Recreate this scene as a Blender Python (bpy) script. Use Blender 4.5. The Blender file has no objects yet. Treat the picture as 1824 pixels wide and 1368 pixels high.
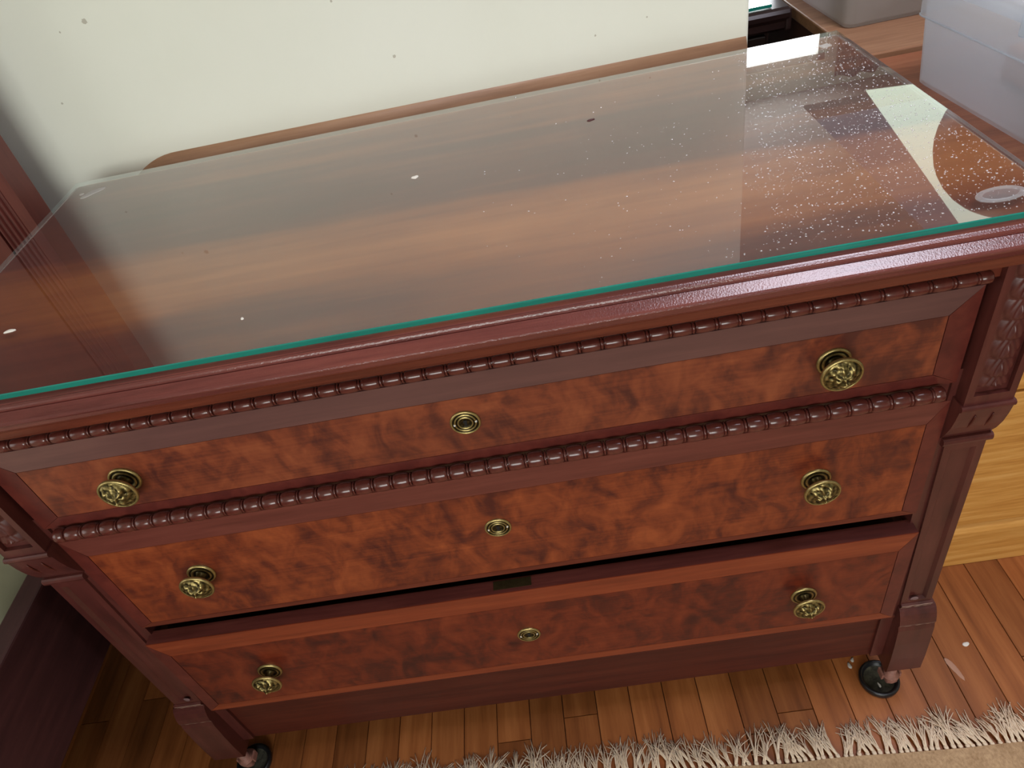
import bpy, bmesh, math, random
from mathutils import Vector, Matrix
random.seed(7)
D = bpy.data
SC = bpy.context.scene
COL = SC.collection
DZ = -0.02          # every z below is measured from 2 cm under the floor boards
PI = math.pi

def lin(c):
    return tuple((v/12.92 if v <= .04045 else ((v+.055)/1.055)**2.4) for v in [x/255 for x in c])

# ------------------------------------------------------------------ camera
cam = D.cameras.new('camera'); cam.sensor_width = 36; cam.lens = 25.134; cam.clip_start = .01
co = D.objects.new('camera', cam); COL.objects.link(co)
R = ((0.98296794, 0.16643287, 0.07793666), (-0.05063281, 0.65293008, -0.75572391), (-0.17666449, 0.73890623, 0.6502363))
M = Matrix([list(R[i])+[v] for i, v in enumerate((0.11013821, -0.52849459, 1.23476712+DZ))]+[[0, 0, 0, 1]])
co.matrix_world = M
SC.camera = co

# ------------------------------------------------------------------ world, lights, exposure
w = D.worlds.new('world'); SC.world = w; w.use_nodes = True
w.node_tree.nodes['Background'].inputs[0].default_value = (.75, .86, 1, 1)
w.node_tree.nodes['Background'].inputs[1].default_value = .35
SC.view_settings.view_transform = 'Standard'; SC.view_settings.look = 'None'
SC.view_settings.exposure = 0.0; SC.view_settings.gamma = 1
SC.view_settings.use_curve_mapping = False

def area(name, loc, direction, sx, sy, power, color, roll=0):
    l = D.lights.new(name, 'AREA'); l.shape = 'RECTANGLE'; l.size = sx; l.size_y = sy; l.energy = power; l.color = color
    o = D.objects.new(name, l); COL.objects.link(o)
    o.location = (loc[0], loc[1], loc[2]+DZ)
    q = Vector(direction).to_track_quat('-Z', 'Y'); o.rotation_euler = q.to_euler()
    if roll: o.rotation_euler.rotate_axis('Z', roll)
    return o
# daylight entering by the window in the left wall, the window behind the camera, the far window and the roof light
area('daylight_left_window', (-2.62, -1.25, 1.45), (1, .12, -.05), 1.5, 1.5, 14, (1, .97, .92))
area('daylight_front_window', (-.25, -2.92, 1.45), (0, 1, -.03), 2.1, 1.0, 60, (.98, 1, .96))
area('daylight_far_window', (1.2, 4.0, 1.52), (0, -1, -.05), 1.5, 1.42, 50, (.93, .97, 1))
area('daylight_roof_light', (.95, -.05, 2.46), (0, 0, -1), .62, .9, 25, (.87, .86, 1))
area('daylight_roof_window', (2.48, 2.75, 2.385), (0, 0, -1), 1.0, 1.75, 12, (.82, 1, .80), math.radians(-9))

# ------------------------------------------------------------------ material helpers
def new_mat(name):
    m = D.materials.new(name); m.use_nodes = True
    nt = m.node_tree; b = nt.nodes['Principled BSDF']
    return m, nt, b
def N(nt, t, **kw):
    n = nt.nodes.new(t)
    for k, v in kw.items():
        if k in n.inputs: n.inputs[k].default_value = v
        else: setattr(n, k, v)
    return n
def ramp(nt, fac, stops, interp='LINEAR'):
    r = nt.nodes.new('ShaderNodeValToRGB'); r.color_ramp.interpolation = interp
    e = r.color_ramp.elements
    while len(e) > 1: e.remove(e[-1])
    e[0].position = stops[0][0]; e[0].color = (*stops[0][1], 1)
    for p, c in stops[1:]:
        x = e.new(p); x.color = (*c, 1)
    nt.links.new(fac, r.inputs[0]); return r.outputs[0]
def coords(nt, scale=(1, 1, 1), loc=(0, 0, 0), rot=(0, 0, 0)):
    tc = nt.nodes.new('ShaderNodeTexCoord'); mp = nt.nodes.new('ShaderNodeMapping')
    mp.inputs['Scale'].default_value = scale; mp.inputs['Location'].default_value = loc; mp.inputs['Rotation'].default_value = rot
    nt.links.new(tc.outputs['Object'], mp.inputs[0]); return mp.outputs[0]
def noise(nt, vec, scale, detail=3, rough=.5, dist=0):
    n = nt.nodes.new('ShaderNodeTexNoise')
    n.inputs['Scale'].default_value = scale; n.inputs['Detail'].default_value = detail
    n.inputs['Roughness'].default_value = rough; n.inputs['Distortion'].default_value = dist
    nt.links.new(vec, n.inputs['Vector']); return n.outputs['Fac']
def math_n(nt, op, a, b=None, clamp=False):
    n = nt.nodes.new('ShaderNodeMath'); n.operation = op; n.use_clamp = clamp
    for i, v in enumerate((a, b)):
        if v is None: continue
        if isinstance(v, (int, float)): n.inputs[i].default_value = v
        else: nt.links.new(v, n.inputs[i])
    return n.outputs[0]
def mixc(nt, fac, a, b, mode='MIX'):
    n = nt.nodes.new('ShaderNodeMix'); n.data_type = 'RGBA'; n.blend_type = mode
    def put(s, v):
        if isinstance(v, tuple): s.default_value = (*v[:3], 1)
        else: nt.links.new(v, s)
    if isinstance(fac, (int, float)): n.inputs[0].default_value = fac
    else: nt.links.new(fac, n.inputs[0])
    put(n.inputs[6], a); put(n.inputs[7], b); return n.outputs[2]
def bump(nt, b, h, strength=.2, dist=.002):
    n = nt.nodes.new('ShaderNodeBump'); n.inputs['Strength'].default_value = strength; n.inputs['Distance'].default_value = dist
    nt.links.new(h, n.inputs['Height']); nt.links.new(n.outputs[0], b.inputs['Normal'])

def wood(name, dark, mid, light, grain=(4, 60, 60), rough=.38, blotch=None, spec=.45, rand=False, bumpk=.08, coat=0):
    """straight-grained timber; grain = texture scale per axis (small along the grain)"""
    m, nt, b = new_mat(name)
    v = coords(nt, grain)
    if rand:
        oi = nt.nodes.new('ShaderNodeObjectInfo')
        add = nt.nodes.new('ShaderNodeVectorMath'); add.operation = 'ADD'
        sc = nt.nodes.new('ShaderNodeVectorMath'); sc.operation = 'SCALE'; sc.inputs['Scale'].default_value = 37.3
        cmb = nt.nodes.new('ShaderNodeCombineXYZ')
        for i in range(3): nt.links.new(oi.outputs['Random'], cmb.inputs[i])
        nt.links.new(cmb.outputs[0], sc.inputs[0]); nt.links.new(v, add.inputs[0]); nt.links.new(sc.outputs[0], add.inputs[1]); v = add.outputs[0]
    f = noise(nt, v, 1.0, 5, .6, .3)
    g = noise(nt, v, 3.1, 4, .65, .1)
    f2 = math_n(nt, 'ADD', math_n(nt, 'MULTIPLY', f, .65), math_n(nt, 'MULTIPLY', g, .35))
    if blotch:
        bl = noise(nt, coords(nt, blotch), 1, 3, .5, .5)
        f2 = math_n(nt, 'ADD', math_n(nt, 'MULTIPLY', f2, .5), math_n(nt, 'MULTIPLY', bl, .5))
    c = ramp(nt, f2, [(.3, dark), (.5, mid), (.7, light)])
    if rand:
        hv = nt.nodes.new('ShaderNodeHueSaturation')
        nt.links.new(c, hv.inputs['Color'])
        nt.links.new(math_n(nt, 'ADD', math_n(nt, 'MULTIPLY', oi.outputs['Random'], .55), .72), hv.inputs['Value']); c = hv.outputs[0]
    nt.links.new(c, b.inputs['Base Color'])
    b.inputs['Roughness'].default_value = rough; b.inputs['Specular IOR Level'].default_value = spec
    if coat:
        b.inputs['Coat Weight'].default_value = coat; b.inputs['Coat Roughness'].default_value = .18
    bump(nt, b, g, bumpk, .001)
    return m

def burl(name, seed, dark, mid, light):
    m, nt, b = new_mat(name)
    v1 = coords(nt, (26, 26, 20), (seed, 0, seed*.7), (0, .35, 0))
    f = noise(nt, v1, 1, 3, .55, .9)
    v2 = coords(nt, (60, 60, 38), (seed*2, 0, 0), (0, .5, 0)); f2 = noise(nt, v2, 1, 3, .6, .6)
    v3 = coords(nt, (5, 5, 330), (0, 0, seed)); g = noise(nt, v3, 1, 2, .5, 0)
    v4 = coords(nt, (5, 5, 6), (seed, 1, 0)); big = noise(nt, v4, 1, 2, .5, .3)
    s = math_n(nt, 'ADD', math_n(nt, 'MULTIPLY', f, .5), math_n(nt, 'MULTIPLY', f2, .2))
    s = math_n(nt, 'ADD', s, math_n(nt, 'MULTIPLY', g, .12))
    s = math_n(nt, 'ADD', s, math_n(nt, 'MULTIPLY', big, .18))
    c = ramp(nt, s, [(.39, dark), (.455, tuple(.5*a+.5*q for a, q in zip(dark, mid))), (.51, mid), (.64, light)])
    nt.links.new(c, b.inputs['Base Color'])
    b.inputs['Roughness'].default_value = .36; b.inputs['Specular IOR Level'].default_value = .4
    bump(nt, b, g, .05, .0006)
    return m

def plain(name, col, rough=.5, metal=0, spec=.5, var=.0, vscale=30):
    m, nt, b = new_mat(name)
    b.inputs['Roughness'].default_value = rough; b.inputs['Metallic'].default_value = metal; b.inputs['Specular IOR Level'].default_value = spec
    if var:
        f = noise(nt, coords(nt), vscale, 4, .6)
        c = ramp(nt, f, [(.3, tuple(x*(1-var) for x in col)), (.7, tuple(min(1, x*(1+var)) for x in col))])
        nt.links.new(c, b.inputs['Base Color'])
    else: b.inputs['Base Color'].default_value = (*col, 1)
    return m

def rgb(*c): return lin(c)
M_ = {}
M_['case'] = wood('mahogany_case', rgb(58, 26, 24), rgb(80, 37, 33), rgb(98, 50, 44), (30, 30, 5), .34, None, .5)
M_['case_h'] = wood('mahogany_case_long', rgb(64, 28, 25), rgb(88, 42, 37), rgb(108, 56, 48), (4, 60, 60), .33, None, .5)
def crackle(m):
    nt = m.node_tree; b = nt.nodes['Principled BSDF']
    v = nt.nodes.new('ShaderNodeTexNoise'); v.inputs['Scale'].default_value = 640; v.inputs['Detail'].default_value = 2
    tc = nt.nodes.new('ShaderNodeTexCoord'); nt.links.new(tc.outputs['Object'], v.inputs['Vector'])
    bump(nt, b, v.outputs['Fac'], .22, .0009)
M_['mould'] = wood('mahogany_moulding_crackled', rgb(78, 34, 31), rgb(104, 51, 46), rgb(126, 66, 57), (4, 60, 60), .22, None, .7)
crackle(M_['mould'])
M_['rail'] = wood('mahogany_rail', rgb(78, 33, 24), rgb(102, 46, 32), rgb(122, 60, 41), (4, 60, 60), .36, None, .4)
M_['apron'] = wood('mahogany_apron', rgb(58, 22, 17), rgb(76, 30, 22), rgb(92, 40, 28), (4, 60, 60), .42, None, .3)
M_['bead'] = plain('mahogany_bead', rgb(84, 38, 32), .2, 0, .6, .35, 60)
M_['band_d'] = wood('banding_dark', rgb(72, 29, 26), rgb(92, 38, 32), rgb(108, 49, 39), (30, 30, 30), .36, None, .4)
M_['band_1'] = wood('banding_grey_sheen', rgb(84, 56, 54), rgb(102, 68, 64), rgb(122, 82, 74), (4, 60, 60), .36, (3, 3, 12), .4)  # grey sheen along the top drawer's upper band, put into the colour
M_['band_2'] = wood('banding_rose_sheen', rgb(88, 42, 36), rgb(104, 52, 44), rgb(120, 64, 54), (4, 60, 60), .36, None, .4)  # weaker sheen on the middle drawer's upper band, also in the colour
M_['band_3'] = wood('banding_orange', rgb(100, 40, 22), rgb(126, 54, 30), rgb(146, 70, 40), (4, 60, 60), .36, None, .4)
M_['burl'] = burl('burl_veneer_top', 1.3, rgb(80, 38, 31), rgb(122, 60, 39), rgb(146, 78, 49))
M_['burl2'] = burl('burl_veneer_middle', 7.9, rgb(76, 30, 24), rgb(120, 54, 30), rgb(150, 74, 40))
M_['burl3'] = burl('burl_veneer_bottom_shaded', 14.2, rgb(62, 20, 17), rgb(100, 36, 20), rgb(124, 52, 28))  # darker copy: shade on the lower front is put into the colour
M_['inside'] = plain('drawer_inside', rgb(96, 60, 44), .6, 0, .3, .2)
M_['raw'] = wood('raw_bounce_boards', rgb(150, 92, 48), rgb(188, 122, 68), rgb(206, 144, 88), (40, 40, 4), .7)  # orange chosen so the boards bounce brown onto the wall
M_['dark'] = plain('deep_shadow_wood', rgb(38, 22, 20), .6, 0, .3, .2)
M_['oak'] = wood('golden_oak', rgb(178, 118, 52), rgb(208, 150, 76), rgb(228, 176, 104), (5, 60, 90), .42, None, .4, False, .15)
M_['oak_top'] = wood('oak_top_redder', rgb(134, 76, 48), rgb(166, 98, 64), rgb(186, 120, 84), (5, 60, 60), .36)
M_['oak_top2'] = wood('oak_top_tan', rgb(140, 98, 70), rgb(166, 120, 88), rgb(184, 140, 106), (5, 60, 60), .36)
M_['shade_band'] = wood('tan_wall_shade', rgb(132, 98, 72), rgb(152, 115, 86), rgb(168, 132, 102), (4, 60, 60), .5)  # tan of the brown shade low on the wall
M_['carc'] = wood('shaded_oak_carcass', rgb(58, 34, 28), rgb(78, 46, 36), rgb(96, 60, 46), (40, 5, 60), .5)  # shade on the oak cabinet's side, put into a brown colour
M_['bedwood'] = wood('bed_mahogany', rgb(66, 28, 24), rgb(90, 40, 34), rgb(106, 52, 43), (30, 30, 4), .38)
M_['railwood'] = wood('bed_rail_mahogany', rgb(46, 25, 26), rgb(60, 33, 34), rgb(76, 44, 43), (40, 4, 40), .4)
M_['darkwood'] = wood('backlit_dark_wood', rgb(30, 20, 20), rgb(46, 30, 29), rgb(62, 42, 40), (4, 40, 40), .3)  # near-black tone holds the backlit shade of the far dresser
M_['plank'] = wood('strip_floor', rgb(118, 66, 34), rgb(152, 90, 48), rgb(178, 112, 64), (34, 2.6, 34), .36, None, .4, True)
M_['subfloor'] = plain('dark_floor_joint', rgb(60, 34, 22), .7)
M_['edge'] = plain('teal_glass_edge', rgb(30, 122, 108), .18, 0, .5, .15, 8)
M_['edge2'] = None
M_['rubber'] = plain('black_rubber', rgb(26, 26, 28), .3, 0, .5)
M_['dusty'] = plain('dusty_rubber', rgb(62, 60, 50), .8, 0, .3, .7, 130)
M_['caster'] = plain('worn_pink_caster', rgb(150, 104, 92), .55, 0, .4, .25, 200)
M_['sheet'] = plain('pale_green_sheet', rgb(178, 178, 150), .85, 0, .2, .06, 9)
M_['black'] = plain('black_void', rgb(8, 7, 8), .7)
M_['white'] = plain('white_paint', rgb(222, 222, 214), .45)
M_['speck'] = plain('white_speck', rgb(226, 220, 210), .6)
M_['lint'] = plain('grey_lint', rgb(190, 182, 174), .9)
M_['scuff'] = plain('dull_scuff', rgb(176, 132, 108), .7)
M_['worn'] = plain('worn_pale_edge', rgb(160, 132, 118), .7)
M_['filler'] = plain('grey_filler', rgb(122, 96, 98), .5)
M_['red_speck'] = plain('dark_red_speck', rgb(70, 26, 26), .6)
M_['bronze'] = plain('dark_bronze_shade', rgb(40, 26, 24), .5)

def brass():
    m, nt, b = new_mat('antique_brass')
    f = noise(nt, coords(nt), 420, 3, .6)
    g = nt.nodes.new('ShaderNodeNewGeometry')
    s = math_n(nt, 'ADD', math_n(nt, 'MULTIPLY', f, .35), math_n(nt, 'MULTIPLY', math_n(nt, 'SUBTRACT', g.outputs['Pointiness'], .5), 4.5))
    c = ramp(nt, s, [(.02, rgb(40, 34, 20)), (.2, rgb(112, 98, 58)), (.5, rgb(186, 166, 110))])
    nt.links.new(c, b.inputs['Base Color']); b.inputs['Metallic'].default_value = .85; b.inputs['Roughness'].default_value = .36
    return m
M_['brass'] = brass()
M_['brass_dull'] = plain('dull_brass', rgb(70, 58, 34), .45, .7, .5, .2, 120)

def wood_top():
    m, nt, b = new_mat('mahogany_top_veneer')
    tc = nt.nodes.new('ShaderNodeTexCoord'); sp = nt.nodes.new('ShaderNodeSeparateXYZ')
    nt.links.new(tc.outputs['Object'], sp.inputs[0])
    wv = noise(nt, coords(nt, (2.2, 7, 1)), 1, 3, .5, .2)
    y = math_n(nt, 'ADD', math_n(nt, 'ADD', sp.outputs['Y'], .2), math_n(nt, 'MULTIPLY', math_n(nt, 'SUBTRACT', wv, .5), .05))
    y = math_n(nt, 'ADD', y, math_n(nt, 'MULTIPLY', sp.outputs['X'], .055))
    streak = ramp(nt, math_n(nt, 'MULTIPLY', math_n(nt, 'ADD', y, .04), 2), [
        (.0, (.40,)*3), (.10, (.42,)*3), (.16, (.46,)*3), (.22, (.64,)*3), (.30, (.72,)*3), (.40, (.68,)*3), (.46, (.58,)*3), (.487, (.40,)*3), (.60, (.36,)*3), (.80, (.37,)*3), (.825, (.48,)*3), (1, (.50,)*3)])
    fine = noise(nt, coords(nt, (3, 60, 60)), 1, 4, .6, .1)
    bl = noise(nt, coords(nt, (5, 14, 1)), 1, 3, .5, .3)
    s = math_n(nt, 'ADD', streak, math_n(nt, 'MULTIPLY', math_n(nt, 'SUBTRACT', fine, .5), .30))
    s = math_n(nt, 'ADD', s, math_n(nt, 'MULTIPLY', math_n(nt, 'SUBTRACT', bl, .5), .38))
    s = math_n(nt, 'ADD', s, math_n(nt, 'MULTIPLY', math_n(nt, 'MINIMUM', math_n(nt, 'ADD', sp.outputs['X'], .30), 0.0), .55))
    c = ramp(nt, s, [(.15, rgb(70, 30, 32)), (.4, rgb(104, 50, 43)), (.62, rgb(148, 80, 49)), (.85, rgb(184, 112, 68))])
    nt.links.new(c, b.inputs['Base Color']); b.inputs['Roughness'].default_value = .4; b.inputs['Specular IOR Level'].default_value = .35
    bump(nt, b, fine, .05, .0006)
    return m
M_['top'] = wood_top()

def glass(name, tint, rough=0.0):
    m, nt, b = new_mat(name); nt.nodes.remove(b); out = nt.nodes['Material Output']
    fr = N(nt, 'ShaderNodeFresnel', IOR=1.5); tr = N(nt, 'ShaderNodeBsdfTransparent', Color=(*tint, 1))
    gl = N(nt, 'ShaderNodeBsdfGlossy', Color=(1, 1, 1, 1), Roughness=rough); mx = nt.nodes.new('ShaderNodeMixShader')
    geo = nt.nodes.new('ShaderNodeNewGeometry')
    k = math_n(nt, 'MULTIPLY', fr.outputs[0], math_n(nt, 'SUBTRACT', 1.0, geo.outputs['Backfacing']))
    k2 = math_n(nt, 'MULTIPLY', k, 1.75, True)   # both faces of the thin sheet reflect
    nt.links.new(k2, mx.inputs[0]); nt.links.new(tr.outputs[0], mx.inputs[1]); nt.links.new(gl.outputs[0], mx.inputs[2])
    nt.links.new(mx.outputs[0], out.inputs[0]); return m
M_['glass'] = glass('sheet_glass', (.955, .985, .97), .012)

def droplet():
    m, nt, b = new_mat('water_droplet'); nt.nodes.remove(b); out = nt.nodes['Material Output']
    tr = N(nt, 'ShaderNodeBsdfTransparent', Color=(.9, .92, .92, 1))
    gl = N(nt, 'ShaderNodeBsdfGlossy', Color=(1, 1, 1, 1), Roughness=.25); df = N(nt, 'ShaderNodeBsdfDiffuse', Color=(.85, .86, .86, 1))
    a = nt.nodes.new('ShaderNodeMixShader'); a.inputs[0].default_value = .35; c = nt.nodes.new('ShaderNodeMixShader'); c.inputs[0].default_value = .38
    nt.links.new(gl.outputs[0], a.inputs[1]); nt.links.new(df.outputs[0], a.inputs[2])
    nt.links.new(tr.outputs[0], c.inputs[1]); nt.links.new(a.outputs[0], c.inputs[2]); nt.links.new(c.outputs[0], out.inputs[0]); return m
M_['drop'] = droplet()
def lit_edge():
    m, nt, b = new_mat('lit_glass_edge'); b.inputs['Base Color'].default_value = (*rgb(160, 186, 184), 1); b.inputs['Roughness'].default_value = .15
    b.inputs['Alpha'].default_value = .22; return m  # pale copy of the edge, coloured for light reflected inside the sheet
M_['edge2'] = lit_edge()

def plastic(name, col, alpha):
    m, nt, b = new_mat(name)
    b.inputs['Base Color'].default_value = (*col, 1); b.inputs['Roughness'].default_value = .35
    b.inputs['Subsurface Weight'].default_value = 0
    out = nt.nodes['Material Output']
    tl = N(nt, 'ShaderNodeBsdfTranslucent', Color=(*col, 1)); tr = N(nt, 'ShaderNodeBsdfTransparent', Color=(.95, .97, 1, 1))
    m1 = nt.nodes.new('ShaderNodeMixShader'); m1.inputs[0].default_value = .62
    nt.links.new(b.outputs[0], m1.inputs[1]); nt.links.new(tl.outputs[0], m1.inputs[2])
    m2 = nt.nodes.new('ShaderNodeMixShader'); m2.inputs[0].default_value = alpha
    nt.links.new(tr.outputs[0], m2.inputs[1]); nt.links.new(m1.outputs[0], m2.inputs[2]); nt.links.new(m2.outputs[0], out.inputs[0]); return m
M_['bin'] = plastic('frosted_plastic', (.97, .97, .96), .42)
M_['bin2'] = plastic('smoky_frosted_plastic', (.66, .60, .56), .7)
M_['lid'] = plastic('milky_lid_plastic', (.88, .92, .97), .85)
M_['bumper2'] = plastic('clear_silicone_ring', (.85, .85, .84), .3)
M_['bumper'] = plastic('clear_silicone', (.88, .87, .82), .6)

def wall_paint():
    m, nt, b = new_mat('cream_wall_paint')
    f = noise(nt, coords(nt), 3.0, 4, .5)
    c = ramp(nt, f, [(.3, rgb(224, 226, 211)), (.7, rgb(229, 231, 218))])
    tc = nt.nodes.new('ShaderNodeTexCoord')
    for (x, z, r) in ((-.446, 1.072, .0045), (-.485, 1.066, .0016), (-.536, .980, .002), (-.054, .951, .003), (.228, .924, .002), (-.117, 1.034, .002), (.301, .934, .0015)):
        d = nt.nodes.new('ShaderNodeVectorMath'); d.operation = 'DISTANCE'; d.inputs[1].default_value = (x, .54, z)
        nt.links.new(tc.outputs['Object'], d.inputs[0])
        wob = math_n(nt, 'MULTIPLY', noise(nt, coords(nt), 300, 2), r)
        c = mixc(nt, math_n(nt, 'MULTIPLY', math_n(nt, 'LESS_THAN', math_n(nt, 'ADD', d.outputs['Value'], wob), r*1.25), .6), c, rgb(150, 140, 120))
    nt.links.new(c, b.inputs['Base Color']); b.inputs['Roughness'].default_value = .55; b.inputs['Specular IOR Level'].default_value = .3
    bump(nt, b, noise(nt, coords(nt), 140, 3), .05, .001)
    return m
M_['wall'] = wall_paint()
M_['ceil'] = plain('ceiling_paint', rgb(178, 171, 160), .7)

def rug_mat():
    m, nt, b = new_mat('beige_rug_weave')
    f = noise(nt, coords(nt, (260, 160, 1)), 1, 3, .6); g = noise(nt, coords(nt), 25, 3)
    c = ramp(nt, math_n(nt, 'ADD', math_n(nt, 'MULTIPLY', f, .6), math_n(nt, 'MULTIPLY', g, .4)), [(.3, rgb(150, 118, 84)), (.7, rgb(204, 172, 134))])
    nt.links.new(c, b.inputs['Base Color']); b.inputs['Roughness'].default_value = .95; bump(nt, b, f, .6, .003); return m
M_['rug'] = rug_mat()
def yarn():
    m, nt, b = new_mat('cream_cotton_yarn')
    f = noise(nt, coords(nt, (300, 40, 300)), 1, 2)
    c = ramp(nt, f, [(.3, rgb(214, 188, 158)), (.7, rgb(244, 228, 204))])
    nt.links.new(c, b.inputs['Base Color']); b.inputs['Roughness'].default_value = .9; return m
M_['yarn'] = yarn()

# ------------------------------------------------------------------ mesh builder
class MB:
    def __init__(s): s.v = []; s.f = []; s.m = []; s.sm = []
    def add(s, verts, faces, mi=0, smooth=False):
        o = len(s.v); s.v += [tuple(p) for p in verts]
        for f in faces: s.f.append(tuple(i+o for i in f)); s.m.append(mi); s.sm.append(smooth)
        return s
    def box(s, x0, x1, y0, y1, z0, z1, mi=0):
        return s.add([(x0, y0, z0), (x1, y0, z0), (x1, y1, z0), (x0, y1, z0), (x0, y0, z1), (x1, y0, z1), (x1, y1, z1), (x0, y1, z1)],
                     [(0, 3, 2, 1), (4, 5, 6, 7), (0, 1, 5, 4), (1, 2, 6, 5), (2, 3, 7, 6), (3, 0, 4, 7)], mi)
    def bbox(s, x0, x1, y0, y1, z0, z1, b=.002, mi=0):
        bm = bmesh.new(); bmesh.ops.create_cube(bm, size=1)
        for v in bm.verts: v.co = Vector(((x0+x1)/2+v.co.x*(x1-x0), (y0+y1)/2+v.co.y*(y1-y0), (z0+z1)/2+v.co.z*(z1-z0)))
        bmesh.ops.bevel(bm, geom=bm.edges[:], offset=min(b, .45*min(x1-x0, y1-y0, z1-z0)), segments=2, affect='EDGES', profile=.5)
        return s.from_bm(bm, mi)
    def from_bm(s, bm, mi=0, smooth=False):
        bm.verts.ensure_lookup_table(); bm.verts.index_update()
        s.add([v.co[:] for v in bm.verts], [[v.index for v in f.verts] for f in bm.faces], mi, smooth); bm.free(); return s
    def extrude_x(s, prof, x0, x1, mi=0, smooth=False, taper=0):
        """closed (y,z) outline swept along x"""
        n = len(prof)
        s.add([(x0, y, z) for y, z in prof]+[(x1, y, z) for y, z in prof],
              [(i, (i+1) % n, n+(i+1) % n, n+i) for i in range(n)], mi, smooth)
        return s.add([(x0, y, z) for y, z in prof]+[(x1, y, z) for y, z in prof], [tuple(range(n))[::-1], tuple(range(n, 2*n))], mi)
    def lathe(s, prof, cx, cy, cz, axis='y', seg=32, mi=0, smooth=True, cap=True):
        """prof = list of (radius, offset along axis)"""
        vs = []
        for r, h in prof:
            for k in range(seg):
                a = 2*PI*k/seg; c, q = r*math.cos(a), r*math.sin(a)
                vs.append((cx+c, cy+h, cz+q) if axis == 'y' else ((cx+c, cy+q, cz+h) if axis == 'z' else (cx+h, cy+c, cz+q)))
        fs = [(i*seg+k, i*seg+(k+1) % seg, (i+1)*seg+(k+1) % seg, (i+1)*seg+k) for i in range(len(prof)-1) for k in range(seg)]
        s.add(vs, fs, mi, smooth)
        if cap:
            n = len(prof)-1
            s.add(vs[:seg], [tuple(range(seg))], mi); s.add(vs[n*seg:], [tuple(range(seg))], mi)
        return s
    def grid(s, fn, nu, nv, mi=0, smooth=True):
        vs = [fn(i/nu, j/nv) for j in range(nv+1) for i in range(nu+1)]
        fs = [(j*(nu+1)+i, j*(nu+1)+i+1, (j+1)*(nu+1)+i+1, (j+1)*(nu+1)+i) for j in range(nv) for i in range(nu)]
        return s.add(vs, fs, mi, smooth)
    def tube(s, pts, rad, seg=4, mi=0):
        vs = []; n = len(pts)
        for i, p in enumerate(pts):
            p = Vector(p); t = (Vector(pts[min(i+1, n-1)])-Vector(pts[max(i-1, 0)])).normalized()
            a = t.orthogonal().normalized(); b = t.cross(a); r = rad[i] if isinstance(rad, (list, tuple)) else rad
            for k in range(seg):
                an = 2*PI*k/seg; vs.append(tuple(p+a*r*math.cos(an)+b*r*math.sin(an)))
        fs = [(i*seg+k, i*seg+(k+1) % seg, (i+1)*seg+(k+1) % seg, (i+1)*seg+k) for i in range(n-1) for k in range(seg)]
        return s.add(vs, fs+[tuple(range(seg)), tuple(range((n-1)*seg, n*seg))], mi, True)
    def panel(s, P, border, depth, mi=0):
        """front quad P (4 corners, facing -y, order bl br tr tl) with a sunk field"""
        P = [Vector(p) for p in P]; c = sum(P, Vector())/4
        def ins(d, dy):
            o = []
            for i in range(4):
                a, q, e = P[i-1], P[i], P[(i+1) % 4]
                o.append(q+(a-q).normalized()*d+(e-q).normalized()*d+Vector((0, dy, 0)))
            return o
        r0 = P; r1 = ins(border, 0); r2 = ins(border+depth*.8, depth)
        vs = r0+r1+r2
        fs = [(k, (k+1) % 4, 4+(k+1) % 4, 4+k) for k in range(4)]+[(4+k, 4+(k+1) % 4, 8+(k+1) % 4, 8+k) for k in range(4)]+[(8, 9, 10, 11)]
        return s.add(vs, fs, mi)
    def mesh(s, name, mats, off=(0, 0, 0), fix=True):
        me = D.meshes.new(name)
        me.from_pydata([(x-off[0], y-off[1], z-off[2]) for x, y, z in s.v], [], s.f)
        for m in (mats if isinstance(mats, (list, tuple)) else [mats]): me.materials.append(m)
        me.polygons.foreach_set('material_index', s.m); me.polygons.foreach_set('use_smooth', s.sm)
        if fix:
            bm = bmesh.new(); bm.from_mesh(me); bmesh.ops.remove_doubles(bm, verts=bm.verts[:], dist=1e-6)
            bmesh.ops.recalc_face_normals(bm, faces=bm.faces[:]); bm.to_mesh(me); bm.free()
        me.update(); return me
    def build(s, name, mats, parent=None, off=None, fix=True, label=None):
        if off is None: off = tuple(parent['_base']) if parent and '_base' in parent else (0, 0, 0)
        o = D.objects.new(name, s.mesh(name, mats, off, fix)); COL.objects.link(o)
        if parent: o.parent = parent; o['_base'] = off
        if label: o['label'] = label
        return o

def thing(name, label, cat, loc, group=None):
    o = D.objects.new(name, None); COL.objects.link(o); o.empty_display_size = .05
    o.location = (loc[0], loc[1], loc[2]+DZ); o['_base'] = tuple(loc); o['label'] = label; o['category'] = cat
    if group: o['group'] = group
    return o
def solo(mb, name, mats, loc, label, cat, group=None, kind=None, fix=True):
    o = mb.build(name, mats, None, loc, fix); o.location = (loc[0], loc[1], loc[2]+DZ)
    o['label'] = label; o['category'] = cat; o['_base'] = tuple(loc)
    if group: o['group'] = group
    if kind: o['kind'] = kind
    return o
def struct(mb, name, mats, parent=None):
    o = mb.build(name, mats, None, (0, 0, 0)); o['_base'] = (0, 0, 0)
    if parent: o.parent = parent
    else: o['kind'] = 'structure'; o.location = (0, 0, DZ)
    return o
def dup(src, name, parent, loc):
    o = D.objects.new(name, src.data); COL.objects.link(o); o.parent = parent; o.location = loc; return o

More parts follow.
